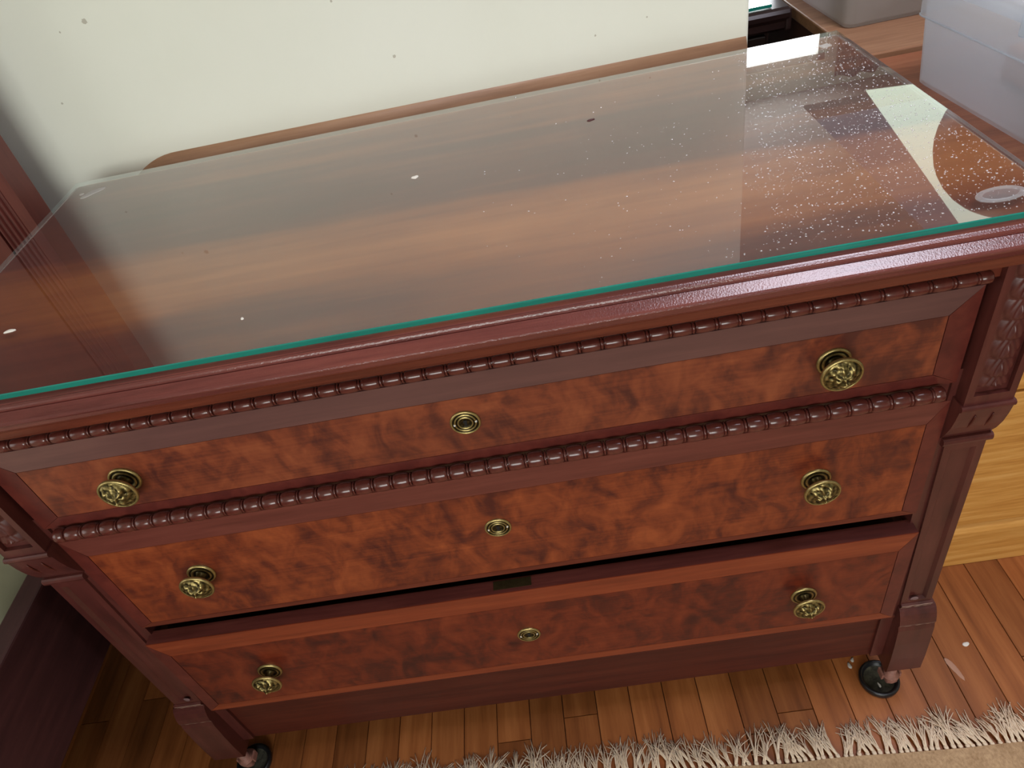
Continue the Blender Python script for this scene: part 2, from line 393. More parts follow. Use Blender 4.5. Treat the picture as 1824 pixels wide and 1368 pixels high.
def blob(rx, ry, h, seg=14, seed=0, wob=.25):
    r = random.Random(seed); ph = [r.uniform(0, 6.28) for _ in range(3)]
    m = MB(); vs = []; rings = [(1, 0), (.93, .5), (.7, .85), (.35, 1)]
    for q, hh in rings:
        for k in range(seg):
            a = 2*PI*k/seg; ww = 1+wob*(math.sin(2*a+ph[0])*.6+math.sin(3*a+ph[1])*.4)
            vs.append((rx*q*ww*math.cos(a), ry*q*ww*math.sin(a), hh*h))
    vs.append((0, 0, h)); n = len(rings)
    m.add(vs, [(i*seg+k, i*seg+(k+1) % seg, (i+1)*seg+(k+1) % seg, (i+1)*seg+k) for i in range(n-1) for k in range(seg)]+[((n-1)*seg+k, (n-1)*seg+(k+1) % seg, n*seg) for k in range(seg)], 0, True)
    m.add(vs[:seg], [tuple(range(seg))[::-1]]); return m

# ------------------------------------------------------------------ room shell
FZ = .02                                            # floor boards' top
WY = .540                                           # face of the wall behind the chest
WX = .4425                                          # where that wall ends
mb = MB().box(-2.7, 3.0, -3.0, 4.1, -.06, FZ-.004)
floor = struct(mb, 'floor', M_['subfloor'])
mb = MB()                                           # wall with a softly rounded free end
prof = [(-2.7, WY), (WX-.006, WY)]+[(WX-.006+.006*math.sin(a), WY+.006-.006*math.cos(a)) for a in (PI/8, PI/4, 3*PI/8, PI/2)]+[(WX, WY+.11), (-2.7, WY+.11)]
n = len(prof)
mb.add([(x, y, 0) for x, y in prof]+[(x, y, 2.45) for x, y in prof], [(i, (i+1) % n, n+(i+1) % n, n+i) for i in range(n)]+[tuple(range(n)), tuple(range(n, 2*n))])
struct(mb, 'wall_back', M_['wall'])
tp = [(0, .800), (.013, .800), (.0155, .806), (.0155, .832), (.0150, .842), (.0138, .852), (.0118, .861), (.0090, .869), (.0058, .8755), (.0025, .880), (0, .8825)]  # added strip, shaped and coloured as the brown shade behind the chest
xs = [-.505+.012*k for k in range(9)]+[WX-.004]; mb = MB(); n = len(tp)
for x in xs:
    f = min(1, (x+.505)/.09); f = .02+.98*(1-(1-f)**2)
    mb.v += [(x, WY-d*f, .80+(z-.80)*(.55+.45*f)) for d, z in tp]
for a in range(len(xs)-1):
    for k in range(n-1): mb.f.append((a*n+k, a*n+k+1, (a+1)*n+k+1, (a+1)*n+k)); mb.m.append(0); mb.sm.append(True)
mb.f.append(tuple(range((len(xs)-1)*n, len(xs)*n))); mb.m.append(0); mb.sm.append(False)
struct(mb, 'shade_band_1', M_['shade_band'])
def wall_with_hole(name, axis, pos, th, u0, u1, h0, h1, h=2.45):
    mb = MB()
    a0, a1 = (-2.7, 3.0) if axis == 'y' else (-3.0, 4.1)
    for (p, q, r, t) in ((a0, u0, 0, h), (u1, a1, 0, h), (u0, u1, 0, h0), (u0, u1, h1, h)):
        if axis == 'y': mb.box(p, q, min(pos, pos+th), max(pos, pos+th), r, t)
        else: mb.box(min(pos, pos+th), max(pos, pos+th), p, q, r, t)
    return struct(mb, name, M_['wall'])
wall_with_hole('wall_far', 'y', 3.9, .2, .45, 1.95, .82, 2.24)
wall_with_hole('wall_left', 'x', -2.5, -.2, -2.0, -.5, .7, 2.2)
wall_with_hole('wall_front', 'y', -2.85, -.15, -1.3, .8, .95, 1.95)
struct(MB().box(2.9, 3.0, -3.0, 4.1, 0, 2.45), 'wall_right', M_['wall'])
# ceiling with an opening for the roof light
mb = MB()
for b in ((-2.7, .62, -3.0, 4.1), (3.0, 3.1, -3, 4.1), (1.75, 3.0, -3.0, 1.85), (1.75, 3.0, 3.68, 4.1), (.62, 1.28, -3, -.52), (1.28, 1.75, -3, 4.1), (.62, 1.28, .42, 4.1)): mb.box(b[0], b[1], b[2], b[3], 2.4, 2.5)
struct(mb, 'ceiling', M_['ceil'])
def window(name, axis, pos, u0, u1, h0, h1, nbar):
    mb = MB(); t = .04; d = .03
    segs = [(u0, u1, h0, h0+t), (u0, u1, h1-t, h1), (u0, u0+t, h0, h1), (u1-t, u1, h0, h1), (u0, u1, (h0+h1)/2-.015, (h0+h1)/2+.015)]
    for i in range(1, nbar): c = u0+(u1-u0)*i/nbar; segs.append((c-.01, c+.01, h0, h1))
    for (p, q, r, s_) in segs:
        if axis == 'y': mb.box(p, q, pos-d/2, pos+d/2, r, s_)
        else: mb.box(pos-d/2, pos+d/2, p, q, r, s_)
    fr = struct(mb, name, M_['white'])
    return fr
window('window_1', 'y', 3.93, .45, 1.95, .82, 2.24, 1)
window('window_2', 'x', -2.56, -2.0, -.5, .7, 2.2, 2)
window('window_3', 'y', -2.87, -1.3, .8, .95, 1.95, 2)

# floor boards, narrow strips running away from the camera
rng = random.Random(3)
PW = .0572
cache = {}
i = 0; x = -1.25
while x < 1.7:
    y = -.75-rng.random()*.5
    while y < .9:
        L = rng.choice((.32, .45, .6, .78)); y1 = min(y+L, 1.0)
        key = (round(y1-y, 3))
        if key not in cache:
            l = y1-y; g = .0002; b = .0007
            m = MB(); top = FZ
            vs = [(g, g, top-.004), (PW-g, g, top-.004), (PW-g, l-g, top-.004), (g, l-g, top-.004), (g+b, g+b, top), (PW-g-b, g+b, top), (PW-g-b, l-g-b, top), (g+b, l-g-b, top)]
            m.add(vs, [(4, 5, 6, 7), (0, 1, 5, 4), (1, 2, 6, 5), (2, 3, 7, 6), (3, 0, 4, 7)])
            cache[key] = m.mesh('plank', M_['plank'])
        o = D.objects.new('plank', cache[key]); COL.objects.link(o); o.parent = floor; o.location = (x, y, 0)
        y = y1; i += 1
    x += PW

# ------------------------------------------------------------------ the chest of drawers
chest = thing('chest_of_drawers', 'reddish mahogany chest of three drawers with brass lion knobs and a glass top', 'dresser', (0, .2, FZ))
XD = .5
# top: profile (y,z) from the back round to the front moulding
prof = [(.4635, .886), (-.0335, .886), (-.0348, .8852), (-.0362, .8858), (-.0382, .8851), (-.0390, .8836), (-.0396, .8806), (-.0410, .8820), (-.0506, .8778), (-.0520, .8766), (-.0524, .8752), (-.0520, .8738), (-.0505, .8726),
        (-.0488, .8722), (-.0482, .8708), (-.0482, .8672), (-.0468, .8655), (-.0440, .8645), (-.0436, .8625), (-.0410, .8608), (-.0385, .8603), (-.0372, .8590), (-.0345, .8545), (-.032, .8465), (-.0300, .8425), (.4635, .8425)]
mb = MB(); XT = .530
def sweep_top(prof, mb):
    """front moulding returned along both ends with mitred corners"""
    front = prof[1:-1]
    L = [(-(XT-.0) - ((-.0287) - y) * 1.0, y, z) for y, z in front]
    n = len(front)
    vs = []
    for y, z in front: vs.append((-XT+(.0287+y)*1.0, y, z))
    for y, z in front: vs.append((XT-(.0287+y)*1.0, y, z))
    k0 = next(i for i, p in enumerate(front) if p[1] < .8650)
    mb.add(vs, [(i, i+1, n+i+1, n+i) for i in range(k0)], 0); mb.add(vs, [(i, i+1, n+i+1, n+i) for i in range(k0, n-1)], 2)
    for sgn in (-1, 1):
        vs2 = [(sgn*(XT-(.0287+y)), y, z) for y, z in front]+[(sgn*(XT-(.0287+y)), .4635, z) for y, z in front]
        mb.add(vs2, [(i, i+1, n+i+1, n+i) for i in range(n-1)], 0)
        mb.add([v for v in vs2[n:]]+[(sgn*.3, .4635, .886), (sgn*.3, .4635, .8425)], [tuple(range(n))+(n+1, n)], 0)
    y0, z0 = front[0]; x0 = XT-(.0287+y0)
    mb.add([(-x0, y0, z0), (x0, y0, z0), (x0, .4635, z0), (-x0, .4635, z0)], [(0, 1, 2, 3)], 1)
    y1, z1 = front[-1]; x1 = XT-(.0287+y1)
    mb.add([(-x1, y1, z1), (x1, y1, z1), (x1, .4635, z1), (-x1, .4635, z1)], [(0, 3, 2, 1)], 0)
sweep_top(prof, mb)
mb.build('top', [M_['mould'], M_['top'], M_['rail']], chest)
MB().box(-.525, .525, .4635, .466, .8425, .8855).build('bounce_back_edge', M_['raw'], chest, label='raw orange back edge that bounces brown onto the wall')  # unseen edge, orange for the brown bounce it gives the wall
# case: sides, back, rails
for sgn in (-1, 1):
    x0, x1 = sorted((sgn*.515, sgn*.548))
    MB().box(x0, x1, .012, .455, .115, .8425).build('side_panel', M_['case'], chest)
MB().box(-.515, .515, .443, .455, .115, .8425).build('back_panel', M_['raw'], chest)
MB().box(-.515, .515, -.0085, .03, .8165, .8424).build('top_rail', M_['rail'], chest)
MB().box(-.515, .515, .004, .03, .658, .694).build('dividing_rail', M_['case_h'], chest)
MB().box(-.515, .515, .03, .44, .45, .462).build('dust_board', M_['dark'], chest)
MB().box(-.515, .515, .02, .44, .24, .252).build('bottom_board', M_['dark'], chest)
# beads
def bead_mesh(r, pitch):
    m = MB(); p = []
    L = pitch*.80
    for k in range(9):
        t = k/8; p.append((r*(.86+.14*math.sin(PI*t)**.7), L*(t-.5)))
    m.lathe([(r*.55, -L/2-.0003)]+p+[(r*.55, L/2+.0003)], 0, 0, 0, 'x', 14)
    c = (L/2+pitch*.5-.0)
    m.lathe([(r*.5, L/2+.0002), (r*.86, L/2+pitch*.06), (r*.86, L/2+pitch*.14), (r*.5, pitch*.5)], 0, 0, 0, 'x', 14)
    return m.mesh('bead', M_['bead'])
for (cz, cy, r, xa) in ((.8205, -.0115, .0064, .487), (.6788, -.0088, .0088, .478)):
    pitch = .0209; nb = int(2*xa/pitch); me = bead_mesh(r, pitch)
    for k in range(nb):
        o = D.objects.new('bead', me); COL.objects.link(o); o.parent = chest
        o.location = ((k-(nb-1)/2)*pitch, cy-.2, cz-FZ)
    m = MB(); e = nb*pitch/2+.0
    for sgn in (-1, 1): m.lathe([(r*.7, sgn*e-.006*0), (r*.96, sgn*(e+.0015)), (r*.96, sgn*(e+.010)), (r*.8, sgn*(e+.0115))], 0, cy, cz, 'x', 16)
    m.lathe([(r*.52, -e-.01), (r*.52, e+.01)], 0, cy, cz, 'x', 12)
    m.build('bead_core', M_['bead'], chest)
# front posts with carving, corbel, pilaster and scroll foot
def carving(sgn):
    x0, x1, z0, z1 = .5105, .5435, .676, .838
    def fn(u, v):
        x = x0+(x1-x0)*u; z = z0+(z1-z0)*v
        t = (z1-z)/.0235; k = t-math.floor(t)
        half = .0135*(.80+.32*math.sin(PI*min(1, k*1.02))**.8)
        xc = (x0+x1)/2+.001; d = abs(x-xc)/half
        h = 0
        if d < 1:
            h = .0060*(1-d**4)*(.50+.50*k) + .0013*math.sin(16*d-9*k)*(1-d)
            if d < .16: h += .0016*(1-d/.16)*(1 if k > .2 else 0)
        if v < .05 or v > .98: h = 0
        return (sgn*x, -.0155+.0054-h, z)
    return MB().grid(fn, 26, 96)
for sgn in (-1, 1):
    m = MB()
    X0, X1, Y, Z0, Z1 = .502, .5515, -.0155, .661, .8424
    xa, xb, za, zb = .5095, .5445, .674, .838
    a = [(sgn*X0, Y, Z0), (sgn*X1, Y, Z0), (sgn*X1, Y, Z1), (sgn*X0, Y, Z1)]; b = [(sgn*xa, Y, za), (sgn*xb, Y, za), (sgn*xb, Y, zb), (sgn*xa, Y, zb)]
    c = [(p[0], Y+.0056, p[2]) for p in b]
    m.add(a+b+c, [(k, (k+1) % 4, 4+(k+1) % 4, 4+k) for k in range(4)]+[(4+k, 4+(k+1) % 4, 8+(k+1) % 4, 8+k) for k in range(4)]+[(8, 9, 10, 11)])
    m.add([(p[0], p[1], p[2]) for p in a]+[(p[0], .012, p[2]) for p in a], [(k, (k+1) % 4, 4+(k+1) % 4, 4+k) for k in range(4)])
    m.build('carved_post', M_['case'], chest)
    carving(sgn).build('leaf_carving', M_['case'], chest, fix=False)
    # corbel under the carving
    m = MB()
    top = [(.012, .6625), (-.0175, .6625), (-.0193, .661), (-.0198, .6585), (-.0188, .656), (-.0168, .6545), (-.0160, .650), (-.0145, .640), (-.011, .625), (-.0055, .610), (.000, .600), (.012, .598)]
    m.extrude_x(top, sgn*.4995, sgn*.5535)
    bar = [(.012, .5995), (-.003, .5995), (-.0052, .598), (-.0060, .5945), (-.0052, .591), (-.003, .589), (.012, .588)]
    m.extrude_x(bar, sgn*.5015, sgn*.5545)
    m.build('corbel', M_['case'], chest)
    m = MB()
    for xc in (.518, .536):                         # dark tubes for the shade in the corbel's two tear-shaped flutes
        pts = []; rr = []
        for k in range(9):
            t = k/8; z = .646-.036*t; yy = -.0155+.0135*t**1.7 if t > 0 else -.0155
            pts.append((sgn*xc, yy-.0004, z)); rr.append(.0006+.0008*math.sin(PI*t)*(1.3-t))
        m.tube(pts, rr, 6)
    m.build('flute_shade', M_['apron'], chest)
    # tapered pilaster
    m = MB(); y = -.003
    P = [(sgn*.5140, y, .262), (sgn*.5555, y, .262), (sgn*.5495, y, .589), (sgn*.5050, y, .589)]
    m.panel(P, .0085, .0042)
    Q = [(p[0], .012, p[2]) for p in P]
    m.add(P+Q, [(k, (k+1) % 4, 4+(k+1) % 4, 4+k) for k in range(4)])
    m.build('pilaster', M_['case'], chest)
    MB().box(min(sgn*.495, sgn*.52), max(sgn*.495, sgn*.52), .0005, .03, .115, .70).build('stile', M_['case'], chest)
    # scroll foot
    m = MB()
    m.extrude_x([(.02, .2645), (-.0035, .2645), (-.0058, .2620), (-.0058, .2580), (-.0040, .2555), (.02, .2550)], sgn*.5145, sgn*.5575)
    pr = [(.02, .2555), (-.0045, .2555), (-.0085, .2525), (-.0120, .2460), (-.0150, .2380), (-.0168, .2300), (-.0165, .2262), (-.0152, .2245), (-.0160, .2225), (-.0178, .2150), (-.0200, .180), (-.0215, .140), (-.0212, .103), (-.0190, .0985), (.009, .0985), (.014, .115), (.02, .140)]
    m.extrude_x(pr, sgn*.5125, sgn*.5625)
    m.build('scroll_foot', M_['case'], chest)
    for (yy, zz, xa, xb, rr_) in ((-.0046, .2560, .5145, .5560, .0007), (-.0060, .2612, .5150, .5565, .0006), (-.0153, .2246, .5135, .5620, .0008)):
        m = MB().tube([(sgn*(xa+(xb-xa)*k/10), yy+.0002*math.sin(k*2.1), zz+.0003*math.sin(k*1.7+sgn)) for k in range(11)], [rr_*(.5+.5*abs(math.sin(k*1.3+1))) for k in range(11)], 5)
        m.build('worn_edge', M_['worn'], chest, label='pale worn line along the foot')
    mm = blob(.0052, .0044, .0006, 12, 70+sgn, .25); mm.v = [(sgn*.531+a, -.003-c+.0, .2745+b_) for a, b_, c in mm.v]
    mm.build('filler_spot', M_['filler'], chest, label='grey filler spot')
    # caster
    m = MB().lathe([(.0075, 0), (.0075, -.040), (.013, -.043), (.013, -.046)], sgn*.535, -.002, .0985, 'z', 16)
    m.lathe([(.008, -.008), (.0135, -.007), (.015, 0), (.0135, .007), (.008, .008)], sgn*.5375, .004, .0395, 'x', 24)
    m.box(sgn*.535-.015, sgn*.535-.012, -.006, .008, .045, .058); m.box(sgn*.535+.012, sgn*.535+.015, -.006, .008, .045, .058)
    m.build('caster', M_['caster'], chest)
    bx0, bx1 = sorted((sgn*.515, sgn*.548))
    m = MB().box(bx0, bx1, .40, .45, .0585, .115)
    m.lathe([(.012, -.009), (.019, -.007), (.0195, 0), (.019, .007), (.012, .009)], sgn*.532, .425, .0395, 'x', 20)
    m.build('rear_foot', M_['case'], chest)
# apron with its small moulding
mb = MB().box(-.52, .52, .005, .028, .113, .222)
mb.extrude_x([(.028, .2335), (.000, .2335), (-.0022, .2318), (-.0028, .2295), (-.0018, .2272), (.0008, .2258), (.0016, .2235), (.0035, .2215), (.028, .2215)], -.512, .512)
mb.build('apron', M_['apron'], chest)

# drawers
def knob_mesh(k):
    m = MB()
    m.lathe([(.0172, 0), (.0172, -.0012), (.0160, -.0026), (.0146, -.0028), (.0140, -.0018), (.0128, -.0018), (.0118, -.0032), (.0105, -.0034), (.0092, -.0016), (.0078, -.0014), (.0066, -.0026), (.0058, -.0040),
             (.0052, -.0070), (.0052, -.0130), (.0062, -.0150), (.0110, -.0168), (.0186, -.0178), (.0203, -.0186), (.0206, -.0200), (.0203, -.0214), (.0194, -.0222), (.0183, -.0224), (.0178, -.0219)], 0, 0, 0, 'y', 40, cap=False)
    R0 = .0178
    def lion(u, w):
        r = math.hypot(u, w); a = math.atan2(w, u)
        h = .0050*(1-r*r)
        mane = max(0, min(1, (r-.50)/.15))*max(0, min(1, (1-r)/.06))
        h += .0007*math.sin(13*a+5*math.sin(3*a+k)+6*r)*mane + .0005*math.sin(7*a-16*r+k)*mane
        def g(x, y, sx, sy, amp, rot=0):
            dx, dy = u-x, w-y; c, q = math.cos(rot), math.sin(rot); ex, ey = dx*c+dy*q, -dx*q+dy*c
            return amp*math.exp(-(ex/sx)**2-(ey/sy)**2)
        h += g(0, -.15, .34, .46, .0016)
        for s_ in (-1, 1):
            h += g(s_*.25, .16, .19, .07, .0030, s_*.55) + g(s_*.50, .42, .11, .20, .0032, -s_*.6) - g(s_*.25, .01, .10, .06, .0024) - g(s_*.47, .38, .04, .10, .0016, -s_*.6)
            h += g(s_*.16, -.40, .12, .10, .0026) + g(s_*.36, -.14, .11, .09, .0014) + g(s_*.30, -.52, .07, .16, .0014, s_*.5)
        h += g(0, -.06, .07, .30, .0024)+g(0, -.27, .15, .08, .0028)-g(0, -.53, .20, .045, .0024)+g(0, -.68, .15, .08, .0020)+g(0, .46, .06, .2, .0014)-g(0, .2, .05, .2, .0012)
        return h
    nr, na = 20, 56; vs = [(0, -.0219-lion(0, 0), 0)]; fs = []
    for i in range(1, nr+1):
        r = i/nr
        for j in range(na):
            a = 2*PI*j/na; u, w_ = r*math.cos(a), r*math.sin(a); vs.append((R0*u, -.0219-lion(u, w_)*(1 if r < 1 else 0), R0*w_))
    for j in range(na): fs.append((0, 1+(j+1) % na, 1+j))
    for i in range(nr-1):
        for j in range(na): fs.append((1+i*na+j, 1+i*na+(j+1) % na, 1+(i+1)*na+(j+1) % na, 1+(i+1)*na+j))
    m.add(vs, fs, 0, True)
    return m.mesh('knob', M_['brass'])
def escutcheon_mesh():
    m = MB()
    m.lathe([(.0160, 0), (.0160, -.0012), (.0150, -.0024), (.0140, -.0024), (.0132, -.0013), (.0120, -.0013), (.0113, -.0024), (.0104, -.0024), (.0097, -.0013), (.0086, -.0012), (.0079, -.0024), (.0071, -.0024), (.0064, -.0012), (.0050, -.0008), (.0, -.0006)], 0, 0, 0, 'y', 36, cap=False)
    m.lathe([(.0022, -.0011), (.0, -.0012)], 0, 0, .0012, 'y', 14, 1, cap=False)
    m.add([(-.0010, -.00115, .001), (.0010, -.00115, .001), (.0017, -.00115, -.0042), (-.0017, -.00115, -.0042)], [(0, 1, 2, 3)], 1)
    for s_ in (-1, 1): m.lathe([(.0013, -.0012), (.0012, -.0026), (.0007, -.0031), (.0, -.0032)], s_*.0112, 0, s_*.0006, 'y', 10, 2, cap=False)
    return m.mesh('escutcheon', [M_['brass'], M_['black'], M_['speck']])
ESC = escutcheon_mesh(); KN = [knob_mesh(k) for k in range(3)]
def drawer(z0, z1, px, pz0, pz1, y, zk, mats, ze, plate=False):
    """front board, mitred banding round a burl field, box behind"""
    bd, bt, bb, bs = mats
    m = MB().box(-XD+.0015, XD-.0015, y+.0012, y+.021, z0, z1)
    dz1 = z1-.012
    for s_ in (-1, 1): m.box(min(s_*.484, s_*.496), max(s_*.484, s_*.496), y+.021, y+.42, z0+.008, dz1, 1)
    m.box(-.484, .484, y+.021, y+.42, z0+.008, z0+.016, 1); m.box(-.484, .484, y+.408, y+.42, z0+.016, dz1, 1)
    dr = m.build('drawer', [M_['case_h'], M_['inside']], chest)
    def strip(pts, mat):
        q = [(a, y, b) for a, b in pts]; k = [(a, y+.0012, b) for a, b in pts]; n = len(q)
        c = Vector((sum(p[0] for p in q)/n, 0, sum(p[2] for p in q)/n))
        MB().add(q+k, [tuple(range(n)), tuple(range(n, 2*n))[::-1]]+[(i, (i+1) % n, n+(i+1) % n, n+i) for i in range(n)]).build('banding', mat, dr)
    g = .0005; X = XD-.0015
    strip([(-X, z1), (X, z1), (px, pz1+g), (-px, pz1+g)], bt); strip([(-X, z0), (-px, pz0-g), (px, pz0-g), (X, z0)], bb)
    for s_ in (-1, 1): strip([(s_*X, z0), (s_*(px+g), pz0), (s_*(px+g), pz1), (s_*X, z1)], bs)
    MB().box(-px+g, px-g, y+.0001, y+.0012, pz0, pz1).build('burl_panel', bd, dr)
    base = Vector(chest['_base'])
    for s_, k in ((-1, int(zk*100) % 3), (1, (int(zk*100)+1) % 3)):
        o = dup(KN[k] if False else type('x', (), {'data': KN[k]}), 'knob', dr, Vector((s_*.3694, y, zk))-base)
        o.rotation_euler = (0, random.uniform(-.25, .25), 0)
    dup(type('x', (), {'data': ESC}), 'escutcheon', dr, Vector((0, y, ze))-base)
    if plate: MB().box(-.0285, .021, y+.0065, y+.019, z1-.0005, z1+.0006).build('lock_plate', M_['brass_dull'], dr, label='dull brass lock plate')
    return dr
drawer(.6830, .8028, .4720, .6985, .7728, 0, .7393, (M_['burl'], M_['band_1'], M_['band_d'], M_['band_d']), .7400)
drawer(.4680, .6570, .4800, .4770, .6255, 0, .5625, (M_['burl2'], M_['band_2'], M_['rail'], M_['band_d']), .5640)
drawer(.2545, .4487, .4800, .2700, .4150, -.015, .3441, (M_['burl3'], M_['band_3'], M_['band_3'], M_['band_d']), .3441, True)

# ------------------------------------------------------------------ glass on the chest, bumpers, drops and crumbs
GX, GY0, GY1, GZ = .5334, -.0287, .4615, .8929
mb = MB()
b = .0008; zb, zt = .8868, GZ
def ring(d, z): return [(-GX+d, GY0+d, z), (GX-d, GY0+d, z), (GX-d, GY1-d, z), (-GX+d, GY1-d, z)]
vs = ring(b, zb)+ring(0, zb+b)+ring(0, zt-b)+ring(b, zt)
mb.add(vs, [(0, 3, 2, 1), (12, 13, 14, 15)], 0)
for k in range(4): mb.add(vs, [(r*4+k, r*4+(k+1) % 4, (r+1)*4+(k+1) % 4, (r+1)*4+k) for r in range(3)], 1 if k == 0 else 2)
solo(mb, 'glass_sheet', [M_['glass'], M_['edge'], M_['edge2']], (0, .2164, zb), 'large clear glass sheet with a teal green edge lying on the mahogany chest of drawers', 'glass')

def place(m, name, mat, loc, rz, label, cat, group=None):
    o = D.objects.new(name, m.mesh(name, mat)); COL.objects.link(o); o.location = (loc[0], loc[1], loc[2]+DZ); o.rotation_euler = (0, 0, rz)
    o['label'] = label; o['category'] = cat
    if group: o['group'] = group
    return o
place(blob(.0155, .0085, .0012, 18, 3, .3), 'silicone_smear', M_['bumper'], (-.487, .412, GZ), .75, 'translucent white silicone smear near the wall on the left corner of the glass', 'silicone', 'silicone spots on the glass')
place(blob(.0034, .003, .001, 12, 4, .1), 'silicone_dot', M_['bumper'], (-.504, .413, GZ), 0, 'tiny round silicone dot beside the long smear on the glass', 'silicone', 'silicone spots on the glass')
t = MB(); t.lathe([(.0205, 0), (.0205, .0008), (.0185, .0016), (.0160, .0016), (.0148, .0006), (.0148, 0)], 0, 0, 0, 'z', 28)
o = place(t, 'silicone_ring', M_['bumper2'], (.4895, .0035, GZ), .1, 'clear oval silicone ring near the front right corner of the glass', 'silicone', 'silicone spots on the glass'); o.scale = (1, .55, 1)
t = MB().bbox(-.006, .006, -.005, .005, 0, .0010, .0004)
place(t, 'silicone_pad', M_['bumper'], (.500, .413, GZ), .3, 'small square clear pad near the back right corner of the glass', 'silicone', 'silicone spots on the glass')
place(blob(.0036, .0042, .0014, 12, 8, .45), 'plaster_crumb', M_['speck'], (-.025, .259, GZ), .2, 'small whitish crumb in the middle of the glass', 'crumb', 'crumbs on the glass')
place(blob(.0050, .0024, .0012, 10, 9, .3), 'dead_insect', M_['red_speck'], (.189, .325, GZ), .4, 'tiny dark red insect lying on the glass', 'insect', 'crumbs on the glass')
place(blob(.0016, .0022, .001, 10, 10, .2), 'paint_fleck', M_['speck'], (-.177, .024, GZ), .2, 'minute white fleck near the front edge of the glass', 'crumb', 'crumbs on the glass')
place(blob(.0058, .003, .0012, 12, 11, .35), 'plaster_flake', M_['speck'], (-.438, .080, GZ), .3, 'white flake on the glass at the left end', 'crumb', 'crumbs on the glass')
# water drops: thousands, one object
rng = random.Random(11); mb = MB()
cnt = 0
while cnt < 4200:
    x = rng.uniform(-.1, .527); y = rng.uniform(-.02, .455)
    d = 0
    if x > .29+.25*y+.01*math.sin(40*y): d = .95*(1-.3*abs(y-.2)/.25)
    elif x > .05: d = .015+.12*max(0, (x-.05)/.28)**2*(1 if y < .28 else .15)
    if rng.random() > d: continue
    r = rng.choice((.0003, .0003, .0004, .0004, .0005, .0007, .0009)) * rng.uniform(.75, 1.15); e = rng.uniform(.9, 1.5); seg = 6
    vs = []
    for q, hh in ((1, 0), (.7, .6)):
        for k in range(seg):
            a = 2*PI*k/seg; vs.append((x+r*e*q*math.cos(a), y+r*q*math.sin(a), GZ+hh*r*.75))
    vs.append((x, y, GZ+r*.75))
    mb.add(vs, [(k, (k+1) % seg, seg+(k+1) % seg, seg+k) for k in range(seg)]+[(seg+k, seg+(k+1) % seg, 2*seg) for k in range(seg)], 0, True)
    cnt += 1
solo(mb, 'water_drops', M_['drop'], (.4, .2, GZ), 'tiny water drops sprinkled over the right end of the glass', 'water', kind='stuff', fix=False)

# cups under the front casters
def cup(x, y, label):
    m = MB().lathe([(.0, .0035), (.019, .0035), (.0225, .005), (.0255, .0105), (.0275, .0115), (.0297, .0105), (.0305, .007), (.0300, .002), (.0285, 0), (.0, 0)], 0, 0, 0, 'z', 40, cap=False)
    for i in range(len(m.f)):
        if i < 80: m.m[i] = 1
    return place(m, 'caster_cup', [M_['rubber'], M_['dusty']], (x, y, FZ), 0, label, 'caster cup', 'cups under the casters')
cup(.524, .004, 'black round caster cup on the floorboards under the right front foot')
cup(-.533, .002, 'black caster cup under the left front foot beside the bed')
for i_, (x, y, rx, ry) in enumerate(((.521, -.005, .002, .0045), (.498, .043, .004, .003), (.490, .034, .005, .0035))):
    place(blob(rx, ry, .002, 10, 30+i_, .4), 'lint_tuft', M_['lint'], (x, y, FZ+(.0036 if i_ == 0 else 0)), i_*.7,
          ('white scrap of lint lying inside the black caster cup', 'pale tuft of lint behind the caster cup, nearest the chest apron', 'larger pale tuft of lint on the floor touching the cup')[i_], 'lint', 'lint about the caster cup')
place(blob(.0055, .004, .001, 12, 41, .2), 'paint_spot', M_['speck'], (.682, .044, FZ), .4, 'small round white paint spot on the floor right of the foot', 'paint', 'paint spots on the floor')
place(blob(.0055, .019, .0006, 12, 42, .25), 'paint_scuff', M_['scuff'], (.645, .008, FZ), .25, 'long pale scuff of paint on the floor right of the foot', 'paint', 'paint spots on the floor')

# ------------------------------------------------------------------ rug with fringe
def redge(x): return -.102-.035*(x-.3)    # far edge of the rug on the floor
rug = thing('fringed_rug', 'beige woven rug with a cream fringe lying in front of the chest', 'rug', (.2, -.6, FZ))
mb = MB()
xs = [-1.1+i*.05 for i in range(45)]
top = []; bot = []
for x in xs: top.append((x, redge(x)+.0015*math.sin(31*x)+.001*math.sin(83*x), FZ+.007)); bot.append((x, -1.7, FZ+.007))
n = len(xs)
mb.add(top+bot+[(p[0], p[1]+.002, FZ+.0005) for p in top]+[(p[0], p[1], FZ+.0005) for p in bot],
       [(i, i+1, n+i+1, n+i) for i in range(n-1)]+[(i, 2*n+i, 2*n+i+1, i+1) for i in range(n-1)]+[(n+i, n+i+1, 3*n+i+1, 3*n+i) for i in range(n-1)])
mb.build('rug_field', M_['rug'], rug)
rng = random.Random(5)
def tassel(seed):
    r = random.Random(seed); m = MB(); n = 11; ln = r.uniform(.036, .056)
    lean = r.uniform(-.55, .45)
    m.lathe([(.0018, 0), (.0034, .002), (.0036, .005), (.0024, .008)], 0, 0, .004, 'y', 8)
    for k in range(n):
        s0 = r.uniform(-.003, .003); L = ln*r.uniform(.7, 1.12); a = lean+r.uniform(-.22, .22); curl = r.uniform(-.7, .7)
        pts = []; rad = []; p = Vector((s0*.5, .006, .004+r.uniform(0, .003))); d = a; st = L/6
        for q in range(7):
            pts.append(tuple(p)); rad.append(.00115*(1-.10*q)+.0001)
            p = p+Vector((math.sin(d)*st, math.cos(d)*st, 0)); d += curl/6+r.uniform(-.14, .14)
            p.z = max(.0010, .0045+.006*math.sin(PI*(q+1)/6)*r.uniform(.3, 1.0)-.0009*q)
        m.tube(pts, rad, 4)
    return m.mesh('tassel', M_['yarn'])
TS = [tassel(s) for s in range(14)]
x = -.36; base = Vector(rug['_base'])
